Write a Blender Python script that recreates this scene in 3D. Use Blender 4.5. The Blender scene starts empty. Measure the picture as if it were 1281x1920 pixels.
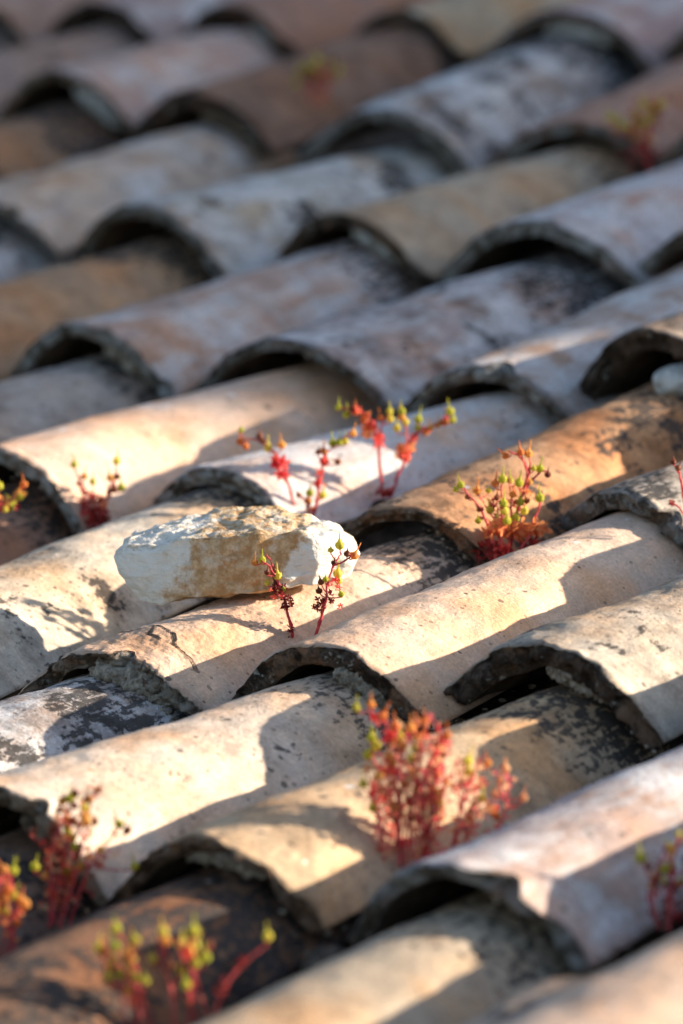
import bpy, bmesh, math, random
from mathutils import Vector, Matrix, noise, Color
R_ = math.radians
scene = bpy.context.scene
COL = scene.collection

# ------------------------------------------------------------------ camera, sky, sun, exposure
SLOPE = R_(13.179)                      # pitch of the roof about the X axis
ROOF = Matrix.Rotation(SLOPE, 4, 'X')   # roof coordinates (u along a course, v up the slope, z out of the roof) to world

cam_d = bpy.data.cameras.new('camera')
cam = bpy.data.objects.new('camera', cam_d); COL.objects.link(cam)
right = Vector((0.80621234, 0.59162629, 0)); up = -Vector((0.05518192, -0.07519669, -0.9956407)); back = -Vector((-0.58904722, 0.80269782, -0.09327157))
m = Matrix((right, up, back)).transposed().to_4x4(); m.translation = (2.37890531, -3.22701092, 0.51953204)
cam.matrix_world = m
cam_d.sensor_fit = 'VERTICAL'; cam_d.sensor_height = 36; cam_d.lens = 200
cam_d.clip_start = 0.05; cam_d.clip_end = 500
cam_d.dof.use_dof = True; cam_d.dof.focus_distance = 4.13; cam_d.dof.aperture_fstop = 4.9
scene.camera = cam

SUN_LOCAL = Vector((1.0, 0.95, 0.187))
sun_dir = (ROOF.to_3x3() @ SUN_LOCAL).normalized()
sd = bpy.data.lights.new('sun', 'SUN'); sun = bpy.data.objects.new('sun', sd); COL.objects.link(sun)
sd.energy = 5.0; sd.angle = R_(0.5); sd.color = (1.0, 0.87, 0.71)
sun.rotation_euler = sun_dir.to_track_quat('Z', 'Y').to_euler()
world = bpy.data.worlds.new('World'); scene.world = world; world.use_nodes = True
wn = world.node_tree.nodes; wl = world.node_tree.links
sky = wn.new('ShaderNodeTexSky'); sky.sky_type = 'NISHITA'; sky.sun_disc = False
sky.sun_elevation = math.asin(sun_dir.z); sky.sun_rotation = math.atan2(sun_dir.x, sun_dir.y)
tint = wn.new('ShaderNodeMix'); tint.data_type = 'RGBA'; tint.blend_type = 'MULTIPLY'; tint.inputs[0].default_value = 1
tint.inputs[7].default_value = (.99, .985, 1.02, 1); wl.new(sky.outputs[0], tint.inputs[6])      # camera white balance of the air light
wl.new(tint.outputs[2], wn['Background'].inputs[0]); wn['Background'].inputs[1].default_value = 0.097
scene.view_settings.view_transform = 'Standard'; scene.view_settings.look = 'None'
scene.view_settings.gamma = 1; scene.view_settings.exposure = 1.33

# ------------------------------------------------------------------ helpers
def tag(o, label=None, cat=None, group=None, kind=None):
    if label: o['label'] = label
    if cat: o['category'] = cat
    if group: o['group'] = group
    if kind: o['kind'] = kind
    return o
def link(name, bm, mat, parent=None, smooth=True):
    me = bpy.data.meshes.new(name); bm.to_mesh(me); bm.free()
    if smooth:
        for p in me.polygons: p.use_smooth = True
    for mm in (mat if isinstance(mat, (list, tuple)) else [mat]): me.materials.append(mm)
    o = bpy.data.objects.new(name, me); COL.objects.link(o)
    if parent: o.parent = parent
    return o
def N(v, f=1.0, off=0.0): return noise.noise(Vector((v[0]*f+off, v[1]*f+off*1.7, v[2]*f-off)))
def FB(v, f=1.0, off=0.0, oc=4): return noise.fractal(Vector((v[0]*f+off, v[1]*f+off*1.7, v[2]*f-off)), 0.7, 2.0, oc)

class NT:
    def __init__(s, name):
        s.m = bpy.data.materials.new(name); s.m.use_nodes = True
        s.n = s.m.node_tree.nodes; s.l = s.m.node_tree.links; s.b = s.n['Principled BSDF']
        s.b.inputs['Roughness'].default_value = 0.9; s.b.inputs['Specular IOR Level'].default_value = 0.25
    def node(s, t, ins=None, **kw):
        n = s.n.new(t)
        for k, v in kw.items(): setattr(n, k, v)
        for k, v in (ins or {}).items(): s.put(n.inputs[k], v)
        return n
    def put(s, i, v):
        if isinstance(v, bpy.types.NodeSocket): s.l.new(v, i)
        else: i.default_value = v
    def math(s, op, a, b=0.5, c=0.0, clamp=False):
        n = s.n.new('ShaderNodeMath'); n.operation = op; n.use_clamp = clamp
        s.put(n.inputs[0], a); s.put(n.inputs[1], b)
        if op in ('MULTIPLY_ADD',): s.put(n.inputs[2], c)
        return n.outputs[0]
    def ss(s, x, a, b):            # smoothstep
        n = s.node('ShaderNodeMapRange', interpolation_type='SMOOTHSTEP')
        s.put(n.inputs[0], x); s.put(n.inputs[1], a); s.put(n.inputs[2], b); return n.outputs[0]
    def mix(s, f, a, b, mode='MIX'):
        n = s.n.new('ShaderNodeMix'); n.data_type = 'RGBA'; n.blend_type = mode
        s.put(n.inputs[0], f); s.put(n.inputs[6], a); s.put(n.inputs[7], b); return n.outputs[2]
    def noise(s, co, sc, det=4, rough=0.55, dist=0.0):
        n = s.node('ShaderNodeTexNoise', {'Vector': co, 'Scale': sc, 'Detail': det, 'Roughness': rough, 'Distortion': dist}); return n.outputs[0]
    def vor(s, co, sc, feature='F1', rnd=1.0):
        n = s.node('ShaderNodeTexVoronoi', {'Vector': co, 'Scale': sc, 'Randomness': rnd}, feature=feature); return n
    def attr(s, name, typ='GEOMETRY'):
        return s.node('ShaderNodeAttribute', attribute_name=name, attribute_type=typ)
    def bump(s, h, dist, strength=1.0, prev=None):
        n = s.node('ShaderNodeBump', {'Height': h, 'Distance': dist, 'Strength': strength})
        if prev is not None: s.l.new(prev, n.inputs['Normal'])
        return n.outputs[0]

# ------------------------------------------------------------------ materials
def clay_material():
    t = NT('weathered clay')
    oi = t.node('ShaderNodeObjectInfo')
    tc = t.node('ShaderNodeTexCoord')
    off = t.math('MULTIPLY', oi.outputs['Random'], 41.0)
    cv = t.node('ShaderNodeCombineXYZ', {0: off, 1: t.math('MULTIPLY', off, 0.63), 2: t.math('MULTIPLY', off, -0.8)})
    co = t.node('ShaderNodeVectorMath', {0: tc.outputs['Object'], 1: cv.outputs[0]}, operation='ADD').outputs[0]
    st = t.node('ShaderNodeVectorMath', {0: co, 1: (1.0, 0.13, 1.0)}, operation='MULTIPLY').outputs[0]
    pale = t.attr('pale', 'OBJECT').outputs['Fac']; dark = t.attr('dark', 'OBJECT').outputs['Fac']; top = t.attr('top', 'OBJECT').outputs['Fac']
    rimc = t.attr('rim_colour', 'OBJECT').outputs['Color']
    along = t.attr('along').outputs['Fac']; rim = t.attr('rim').outputs['Fac']; inner = t.attr('inner').outputs['Fac']
    base = oi.outputs['Color']
    n_big = t.noise(co, 11, 3, .5); n_mid = t.noise(co, 42, 5, .6); n_fine = t.noise(co, 260, 4, .6); n_st = t.noise(st, 75, 4, .6)
    # clay hue drift: towards ochre and towards rose
    c = t.mix(t.ss(n_big, .42, .68), base, t.mix(1.0, base, (1.08, .84, .64, 1), 'MULTIPLY'))
    c = t.mix(t.ss(t.noise(co, 17, 3, .5), .5, .72), c, t.mix(1.0, base, (1.08, .97, .86, 1), 'MULTIPLY'))
    c = t.mix(t.math('MULTIPLY', t.ss(n_st, .35, .75), .35), c, t.mix(1.0, c, (.66, .6, .55, 1), 'MULTIPLY'))
    c = t.mix(t.math('MULTIPLY', t.ss(n_mid, .5, .75), .5), c, t.mix(1.0, c, (1.2, 1.2, 1.18, 1), 'MULTIPLY'))
    # pale lime bloom, in streaks along the tile and in blotches
    pn = t.math('ADD', t.math('MULTIPLY', t.noise(co, 13, 8, .72), .6), t.math('MULTIPLY', t.noise(st, 45, 6, .7), .4))
    pth = t.math('SUBTRACT', .72, t.math('MULTIPLY', pale, .36))
    pm = t.ss(pn, pth, t.math('ADD', pth, .14))
    pm = t.math('MULTIPLY', pm, t.math('ADD', .45, t.math('MULTIPLY', t.ss(n_fine, .38, .6), .5)))
    c = t.mix(pm, c, (.68, .675, .665, 1))
    grain = t.node('ShaderNodeMapRange', {0: t.noise(co, 420, 3, .7), 1: .3, 2: .7, 3: .80, 4: 1.14}).outputs[0]
    gcol = t.node('ShaderNodeCombineColor', {0: grain, 1: grain, 2: grain}).outputs[0]
    c = t.mix(1.0, c, gcol, 'MULTIPLY')
    mott = t.node('ShaderNodeMapRange', {0: t.noise(co, 34, 8, .75), 1: .36, 2: .64, 3: .70, 4: 1.15}).outputs[0]
    c = t.mix(t.math('MULTIPLY_ADD', dark, .9, .35, clamp=True), c, t.mix(1.0, c, t.node('ShaderNodeCombineColor', {0: mott, 1: mott, 2: mott}).outputs[0], 'MULTIPLY'))
    # dark lichen: clusters of small black-brown colonies
    region = t.noise(co, 15, 4, .6)
    rth = t.math('SUBTRACT', .70, t.math('MULTIPLY', dark, .34))
    topm = t.math('MULTIPLY', t.ss(along, .50, .84), top)
    rr = t.math('ADD', t.ss(region, rth, t.math('ADD', rth, .2)), t.math('MULTIPLY', topm, 1.1), clamp=True)
    spk = t.math('ADD', t.math('MULTIPLY', t.noise(co, 130, 5, .7), .62), t.math('MULTIPLY', t.noise(st, 190, 3, .6), .38))
    sth = t.math('SUBTRACT', .70, t.math('MULTIPLY', rr, .27))
    dm = t.ss(spk, sth, t.math('ADD', sth, .06))
    dm = t.math('MULTIPLY', dm, t.math('ADD', .62, t.math('MULTIPLY', rr, .3)), clamp=True)
    c = t.mix(dm, c, (.045, .04, .037, 1))
    # soft brown soot stains
    sm = t.ss(t.noise(co, 24, 6, .68), .47, .66)
    c = t.mix(t.math('MULTIPLY', sm, t.math('MULTIPLY_ADD', dark, .75, .12), clamp=True), c, t.mix(1.0, c, (.42, .37, .34, 1), 'MULTIPLY'))
    # isolated round specks
    v = t.vor(co, 95); vr = t.node('ShaderNodeSeparateColor', {0: v.outputs['Color']})
    sp = t.math('MULTIPLY', t.math('LESS_THAN', v.outputs['Distance'], t.math('MULTIPLY', vr.outputs[1], .30)), t.math('GREATER_THAN', vr.outputs[0], t.math('SUBTRACT', .965, t.math('MULTIPLY', dark, .25))))
    c = t.mix(t.math('MULTIPLY', sp, .75), c, (.07, .055, .045, 1))
    vpit = t.vor(co, 210); vpr = t.node('ShaderNodeSeparateColor', {0: vpit.outputs['Color']})
    pit = t.math('MULTIPLY', t.math('LESS_THAN', vpit.outputs['Distance'], t.math('MULTIPLY', vpr.outputs[1], .42)), t.math('GREATER_THAN', t.math('MULTIPLY_ADD', t.noise(co, 20, 3, .6), .7, t.math('MULTIPLY', vpr.outputs[0], .5)), t.math('SUBTRACT', .80, t.math('MULTIPLY', dark, .14))))
    c = t.mix(t.math('MULTIPLY', pit, .5), c, (.10, .07, .05, 1))
    # pale crustose lichen dots
    v2 = t.vor(co, 48); vr2 = t.node('ShaderNodeSeparateColor', {0: v2.outputs['Color']})
    sp2 = t.math('MULTIPLY', t.math('LESS_THAN', t.math('ADD', v2.outputs['Distance'], t.math('MULTIPLY', n_fine, .2)), .27), t.math('GREATER_THAN', vr2.outputs[0], .965))
    c = t.mix(t.math('MULTIPLY', sp2, .7), c, (.7, .72, .7, 1))
    # rim and underside
    rn = t.noise(co, 70, 6, .7)
    rc = t.mix(t.ss(rn, .42, .58), t.mix(1.0, rimc, (.30, .25, .20, 1), 'MULTIPLY'), rimc)
    rc = t.mix(t.math('MULTIPLY', t.ss(t.noise(co, 26, 5, .7), .5, .62), .6), rc, t.mix(1.0, base, (.62, .46, .36, 1), 'MULTIPLY'))
    rc = t.mix(t.ss(t.noise(co, 48, 5, .7), .60, .66), rc, (.46, .45, .40, 1))
    rm = t.ss(t.math('ADD', rim, t.math('MULTIPLY', t.math('SUBTRACT', n_mid, .5), .5)), .35, .6)
    c = t.mix(rm, c, rc)
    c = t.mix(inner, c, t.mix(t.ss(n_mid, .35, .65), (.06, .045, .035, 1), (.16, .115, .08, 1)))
    t.put(t.b.inputs['Base Color'], c)
    vp = t.vor(co, 150)
    pits = t.math('MULTIPLY', t.ss(vp.outputs['Distance'], .0, .35), 1.0)
    b = t.bump(t.noise(co, 28, 5, .6), .004, .7)
    b = t.bump(n_st, .0012, .6, b)
    b = t.bump(t.noise(co, 330, 5, .7), .0011, .8, b)
    b = t.bump(pits, .0006, .35, b)
    b = t.bump(t.math('ADD', dm, t.math('MULTIPLY', sp, 1.0)), .0008, .7, b)
    b = t.bump(t.math('SUBTRACT', 1.0, pit), .0012, .9, b)
    b = t.bump(t.math('MULTIPLY', t.noise(co, 150, 6, .8), rim), .006, 1.0, b)
    b = t.bump(t.math('MULTIPLY', rn, rim), .010, 1.0, b)
    t.l.new(b, t.b.inputs['Normal'])
    return t.m
CLAY = clay_material()

def lump_material(name, a, b_, sc, bumpd, extra=None):
    t = NT(name); tc = t.node('ShaderNodeTexCoord'); co = tc.outputs['Object']
    n = t.noise(co, sc, 8, .7)
    c = t.mix(t.ss(n, .36, .66), a, b_)
    if extra: c = t.mix(t.ss(t.noise(co, sc*.35, 4, .6), .52, .66), c, extra)
    t.put(t.b.inputs['Base Color'], c)
    nb = t.bump(n, bumpd*2, .8); nb = t.bump(t.noise(co, sc*5, 5, .75), bumpd, .9, nb)
    t.l.new(nb, t.b.inputs['Normal']); return t.m
MORTAR = lump_material('lime mortar', (.24, .20, .155, 1), (.60, .54, .45, 1), 160, .0020)
MORTAR_W = lump_material('white mortar', (.34, .34, .32, 1), (.62, .62, .59, 1), 70, .0012)
MORTAR_B = lump_material('brown mortar', (.07, .05, .035, 1), (.22, .17, .12, 1), 80, .0015)
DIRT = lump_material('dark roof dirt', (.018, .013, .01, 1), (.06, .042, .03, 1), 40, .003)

def stone_material():
    t = NT('broken limestone'); tc = t.node('ShaderNodeTexCoord'); co = tc.outputs['Object']
    sx = t.node('ShaderNodeSeparateXYZ', {0: co})
    n1 = t.noise(co, 30, 6, .65); n2 = t.noise(co, 120, 6, .7); st = t.node('ShaderNodeVectorMath', {0: co, 1: (1, 1, 3.5)}, operation='MULTIPLY').outputs[0]
    n3 = t.noise(st, 70, 6, .7)
    c = t.mix(t.ss(n1, .35, .7), (.84, .78, .67, 1), (.90, .86, .77, 1))
    c = t.mix(t.math('MULTIPLY', t.ss(n3, .52, .7), .4), c, (.58, .50, .40, 1))
    # ochre weathered skin on the middle of the near face
    ex = t.math('ABSOLUTE', t.math('DIVIDE', t.math('SUBTRACT', sx.outputs[0], t.math('MULTIPLY_ADD', sx.outputs[2], .45, .002)), .043))
    ex = t.math('ADD', ex, t.math('MULTIPLY', t.math('SUBTRACT', t.noise(co, 36, 9, .72), .5), 1.7))
    m_ = t.math('MULTIPLY', t.math('SUBTRACT', 1.0, t.ss(ex, .80, 1.04)), t.math('MULTIPLY_ADD', t.ss(t.noise(co, 46, 8, .7), .34, .50), .65, .35))
    c = t.mix(m_, c, t.mix(t.ss(n2, .38, .66), (.46, .26, .11, 1), (.72, .52, .31, 1)))
    gtop = t.attr('top').outputs['Fac']
    c = t.mix(t.math('MULTIPLY', gtop, t.ss(n2, .46, .62)), c, (.60, .50, .36, 1))
    t.put(t.b.inputs['Base Color'], c)
    pit = t.ss(t.vor(co, 130).outputs['Distance'], .08, .3)
    b = t.bump(n1, .0035, .8); b = t.bump(n3, .0025, .9, b); b = t.bump(pit, .0009, .6, b); b = t.bump(t.noise(co, 95, 6, .75), .003, .9, b)
    b = t.bump(t.noise(co, 300, 4, .7), t_dist(t), .9, b)
    b = t.bump(t.math('MULTIPLY', t.noise(co, 210, 3, .6), gtop), .0014, .7, b)
    t.l.new(b, t.b.inputs['Normal']); return t.m
def t_dist(t): return .0007
STONE = stone_material()

def leafy(name, a, b_, trans=.45, rough=.5):
    t = NT(name); tc = t.node('ShaderNodeTexCoord'); oi = t.node('ShaderNodeObjectInfo')
    n = t.noise(tc.outputs['Object'], 160, 3, .6)
    c = t.mix(t.ss(t.math('ADD', n, t.math('MULTIPLY', t.math('SUBTRACT', oi.outputs['Random'], .5), .35)), .34, .66), a, b_)
    t.put(t.b.inputs['Base Color'], c); t.b.inputs['Roughness'].default_value = rough
    tr = t.node('ShaderNodeBsdfTranslucent', {'Color': c}); mx = t.node('ShaderNodeMixShader', {0: trans})
    t.l.new(t.b.outputs[0], mx.inputs[1]); t.l.new(tr.outputs[0], mx.inputs[2])
    t.l.new(mx.outputs[0], t.n['Material Output'].inputs[0]); return t.m
STEM = leafy('red stem', (.58, .06, .08, 1), (.78, .17, .15, 1), .4)
LEAF_DRY = leafy('dry dark red leaf', (.13, .014, .014, 1), (.42, .045, .035, 1), .4)
LEAF_RED = leafy('scarlet leaf', (.72, .05, .06, 1), (.90, .20, .14, 1), .6)
LEAF_ORANGE = leafy('orange red leaf', (.60, .10, .04, 1), (.80, .32, .12, 1), .6)
LEAF_PINK = leafy('pink red leaf', (.78, .10, .13, 1), (.94, .38, .34, 1), .6)
LEAF_TAN = leafy('dry tan petal', (.70, .32, .16, 1), (.90, .62, .36, 1), .6)
CAP_G = leafy('green seed capsule', (.52, .52, .05, 1), (.80, .68, .12, 1), .55)
CAP_O = leafy('orange seed capsule', (.72, .26, .07, 1), (.85, .50, .12, 1), .55)
CAP_B = leafy('brown seed capsule', (.16, .035, .018, 1), (.40, .13, .05, 1), .35)

# ------------------------------------------------------------------ tiles
def arc_tile(hw0, h0, hw1, h1, L, th, shear, seed, NTH, NS, rough=1.0, flip=False, dz=0.0, flare=0.0, cracks=()):
    """one barrel tile, mouth at y=0, running up the slope to y=L; feet at z=0 at the mouth and at dz at its upper end"""
    bm = bmesh.new()
    la = bm.verts.layers.float.new('along'); lr = bm.verts.layers.float.new('rim'); li = bm.verts.layers.float.new('inner')
    rnd = random.Random(seed); so = rnd.uniform(0, 90)
    rows = []
    ss_ = [(i/NS)**1.35 for i in range(NS, -1, -1)]
    for s in ss_: rows.append((s, 0.0, max(0, 1-s*L/.006)*.45, 0))
    K = 7
    for k in range(1, K): rows.append((0.0, k/K, 1.0, 0))
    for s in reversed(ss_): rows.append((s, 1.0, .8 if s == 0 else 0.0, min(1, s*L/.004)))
    grid = []
    lean = rnd.uniform(-.06, .06); p1 = rnd.uniform(0, 6)
    for (s, d, rimv, inn) in rows:
        hw = hw0+(hw1-hw0)*s; h = h0+(h1-h0)*s
        h += flare*math.exp(-s*L/.03)
        Rr = (hw*hw+h*h)/(2*h); ph = math.asin(min(1, hw/Rr)) if h < Rr else math.pi-math.asin(min(1, hw/Rr))
        zc = h-Rr
        row = []
        for i in range(NTH+1):
            q = -1+2*i/NTH; th_ = q*ph
            base = Vector((q*1.3, s*3, 0))
            t_loc = th*(1+.22*N(base, 1.7, so))
            rad = Rr-d*t_loc
            x = rad*math.sin(th_); z = rad*math.cos(th_)+zc
            y = s*L+shear*x*(1-s)
            P = Vector((x, y, z)); rv = rimv
            nrm = Vector((math.sin(th_), 0, math.cos(th_)))
            P.x += math.copysign(.008*max(0, (abs(q)-.62)/.38)**2, q)*(1-.4*s)
            lump = .0024*N(P, 12, so)+.0010*N(P, 40, so+3)+.0004*FB(P, 130, so+9, 3)
            P += nrm*lump*rough
            # lean of the whole crest
            P.x += lean*z*(1-.3*s)
            e = math.exp(-s*L/.012)
            mouth = .0045*N((x, z, 0), 22, so+5)+.0022*N((x, z, 0), 75, so+6)+.0009*FB((x, z, d*.01), 220, so, 3)
            chip = max(0.0, N((x, z, 0), 38, so+21)-.28)*.035
            P.y += (mouth+chip*(1-.5*d))*e*rough*(1-.6*abs(q)**4)
            if 0 < d < 1:
                P.y += rough*(.0030*FB((x*1.0, z, d*.012+so), 130, so+7, 5)+.0022*N((x, z, round(d*3)*.3), 60, so+4)+.0012*math.sin(d*9+p1+x*40)) + .0016*math.sin(d*math.pi)*-1
                P += nrm*(.0016*FB(P, 140, so+8, 3))*rough
            elif rimv > 0 and d == 0: 
                P -= nrm*.0022*math.exp(-s*L/.0025)
            if d == 0:
                for pl in cracks:
                    best = 9
                    for (x0, y0), (x1, y1) in zip(pl[:-1], pl[1:]):
                        ax, ay = x1-x0, y1-y0; tt = max(0, min(1, ((x-x0)*ax+(s*L-y0)*ay)/(ax*ax+ay*ay)))
                        best = min(best, math.hypot(x-x0-ax*tt+.0012*N(P, 120, 3), s*L-y0-ay*tt+.0012*N(P, 120, 7)))
                    g = math.exp(-(best/.0010)**2); P -= nrm*.0020*g; rv = max(rv, .55*g)
                    if best < .02: P += nrm*.0016*math.exp(-best/.006)*(1 if s*L > y0+.0 else 1)
            P.z += dz*s
            if flip: P.z = -P.z
            v = bm.verts.new(P); v[la] = s; v[lr] = rv; v[li] = inn; row.append(v)
        grid.append(row)
    for a, b in zip(grid[:-1], grid[1:]):
        for i in range(NTH):
            f = (a[i], a[i+1], b[i+1], b[i]); bm.faces.new(f if not flip else f[::-1])
    n = len(grid)
    for c in (0, NTH):                     # close the two feet
        for k in range(NS):
            a, b_ = grid[k][c], grid[k+1][c]; c2, d2 = grid[n-1-k-1][c], grid[n-1-k][c]
            try: bm.faces.new((a, b_, c2, d2) if (c == 0) != flip else (d2, c2, b_, a))
            except ValueError: pass
        mid = [grid[k][c] for k in range(NS, n-NS)]
        try: bm.faces.new(mid)
        except ValueError: pass
    bmesh.ops.recalc_face_normals(bm, faces=bm.faces)
    return bm

# (column, course): mouth centre u, v, half width, shear, rise, exposed length, yaw, roll, lift
TILES = {
 (0,-2): (-0.02, -0.728, 0.092, -0.1, 0.054, 0.382, -0.01, 0.06, 0.005),
 (1,-2): (0.175, -0.731, 0.092, -0.1, 0.054, 0.372, 0.023, 0.06, 0.005),
 (2,-2): (0.374, -0.735, 0.092, -0.1, 0.054, 0.364, 0.007, 0.06, 0.005),
 (3,-2): (0.56, -0.95, 0.1, -0.1, 0.055, 0.39, -0.0, 0.06, 0.06),  # unseen tile, lifted high to keep sun off the khaki tile
 (-2,-1): (-0.4, -0.371, 0.092, -0.1, 0.054, 0.35, -0.057, 0.06, 0.005),
 (-1,-1): (-0.212, -0.355, 0.092, -0.1, 0.054, 0.323, -0.113, 0.06, 0.005),
 (0,-1): (-0.016, -0.346, 0.092, -0.1, 0.064, 0.344, -0.055, 0.06, 0.005),
 (1,-1): (0.166, -0.36, 0.081, 0.063, 0.055, 0.379, -0.042, 0.0, 0.0),
 (2,-1): (0.371, -0.371, 0.085, 0.008, 0.058, 0.405, 0.006, 0.0, 0.0),
 (3,-1): (0.6, -0.66, 0.1, -0.1, 0.055, 0.5, -0.019, 0.0, 0.033),
 (4,-1): (0.77, -0.5, 0.092, -0.1, 0.054, 0.47, -0.0, 0.06, 0.005),
 (-3,0): (-0.578, -0.017, 0.092, -0.1, 0.054, 0.361, -0.019, 0.06, 0.005),
 (-2,0): (-0.38, -0.022, 0.092, -0.1, 0.054, 0.405, 0.004, 0.06, 0.005),
 (-1,0): (-0.176, -0.034, 0.08, 0.195, 0.047, 0.347, -0.104, 0.0, 0.0),
 (0,0): (0.003, -0.002, 0.088, -0.079, 0.053, 0.398, 0.009, 0.017, 0.002),
 (1,0): (0.182, 0.019, 0.091, -0.079, 0.054, 0.381, -0.046, 0.129, 0.012),
 (2,0): (0.369, 0.034, 0.092, -0.1, 0.054, 0.367, -0.084, 0.06, 0.005),
 (3,0): (0.57, -0.22, 0.092, -0.1, 0.054, 0.37, 0.0, 0.06, 0.018),  # unseen tile, lifted and slid downslope to shade the grey streaked tile
 (4,0): (0.77, -0.03, 0.092, -0.1, 0.054, 0.37, 0.0, 0.06, 0.005),
 (-5,1): (-0.971, 0.345, 0.092, -0.1, 0.054, 0.369, 0.005, 0.06, 0.005),
 (-4,1): (-0.77, 0.345, 0.092, -0.1, 0.054, 0.351, -0.035, 0.06, 0.005),
 (-3,1): (-0.571, 0.344, 0.092, -0.1, 0.062, 0.352, -0.088, 0.06, 0.005),
 (-2,1): (-0.382, 0.383, 0.086, 0.063, 0.047, 0.289, -0.254, 0.0, 0.0),
 (-1,1): (-0.139, 0.311, 0.08, -0.072, 0.041, 0.389, 0.04, 0.157, 0.013),
 (0,1): (-0.0, 0.396, 0.08, -0.143, 0.04, 0.305, -0.1, 0.041, 0.003),
 (1,1): (0.2, 0.4, 0.092, -0.1, 0.054, 0.321, -0.093, 0.06, 0.005),
 (2,1): (0.4, 0.4, 0.092, -0.1, 0.054, 0.37, 0.0, 0.06, 0.005),
 (-6,2): (-1.191, 0.727, 0.092, -0.1, 0.054, 0.386, 0.08, 0.06, 0.005),
 (-5,2): (-0.973, 0.714, 0.092, -0.1, 0.054, 0.35, -0.003, 0.06, 0.005),
 (-4,2): (-0.758, 0.695, 0.095, -0.075, 0.056, 0.388, -0.011, 0.05, 0.005),
 (-3,2): (-0.54, 0.695, 0.112, -0.024, 0.055, 0.366, -0.047, 0.0, 0.0),
 (-2,2): (-0.309, 0.662, 0.087, -0.08, 0.047, 0.414, 0.078, 0.075, 0.007),
 (-1,2): (-0.155, 0.7, 0.088, -0.074, 0.066, 0.38, 0.0, 0.08, 0.022),
 (0,2): (0.03, 0.7, 0.092, -0.1, 0.054, 0.37, 0.0, 0.06, 0.005),
 (1,2): (0.23, 0.72, 0.092, -0.1, 0.054, 0.37, 0.0, 0.06, 0.005),
 (-7,3): (-1.425, 1.122, 0.092, -0.1, 0.054, 0.445, 0.11, 0.06, 0.005),
 (-6,3): (-1.222, 1.112, 0.092, -0.1, 0.054, 0.385, 0.041, 0.06, 0.005),
 (-5,3): (-0.972, 1.064, 0.103, -0.074, 0.061, 0.343, -0.106, 0.085, 0.009),
 (-4,3): (-0.753, 1.084, 0.092, -0.073, 0.056, 0.369, -0.033, 0.033, 0.003),
 (-3,3): (-0.523, 1.06, 0.107, -0.076, 0.061, 0.403, 0.08, 0.04, 0.004),
 (-2,3): (-0.341, 1.075, 0.092, -0.1, 0.054, 0.388, 0.048, 0.06, 0.005),
 (-9,4): (-1.865, 1.544, 0.092, -0.1, 0.054, 0.379, 0.061, 0.06, 0.005),
 (-8,4): (-1.671, 1.555, 0.092, -0.1, 0.054, 0.377, 0.093, 0.06, 0.005),
 (-7,4): (-1.474, 1.564, 0.092, -0.1, 0.064, 0.362, 0.104, 0.06, 0.005),
 (-6,4): (-1.238, 1.497, 0.088, -0.073, 0.055, 0.424, 0.085, 0.142, 0.013),
 (-5,4): (-0.936, 1.406, 0.097, -0.079, 0.06, 0.462, 0.182, 0.216, 0.021),
 (-4,4): (-0.741, 1.453, 0.101, -0.078, 0.051, 0.443, 0.19, 0.012, 0.001),
 (-3,4): (-0.555, 1.462, 0.092, -0.1, 0.054, 0.408, 0.113, 0.06, 0.005),
 (-10,5): (-2.073, 1.914, 0.092, -0.1, 0.054, 0.37, -0.003, 0.06, 0.005),
 (-9,5): (-1.888, 1.922, 0.092, -0.1, 0.054, 0.368, -0.016, 0.06, 0.005),
 (-8,5): (-1.706, 1.93, 0.092, -0.1, 0.054, 0.365, -0.046, 0.06, 0.005),
 (-7,5): (-1.512, 1.924, 0.093, -0.073, 0.054, 0.362, -0.089, 0.024, 0.002),
 (-6,5): (-1.274, 1.919, 0.083, -0.08, 0.046, 0.354, -0.038, 0.045, 0.004),
 (-5,5): (-1.019, 1.861, 0.11, -0.079, 0.057, 0.382, 0.049, 0.091, 0.01),
 (-4,5): (-0.825, 1.888, 0.092, -0.1, 0.054, 0.38, 0.036, 0.06, 0.005),
}
GREY = (.36, .34, .31); DKB = (.13, .095, .07); TANR = (.40, .31, .23); PALE = (.50, .49, .46); BRN = (.24, .165, .115)
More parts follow.
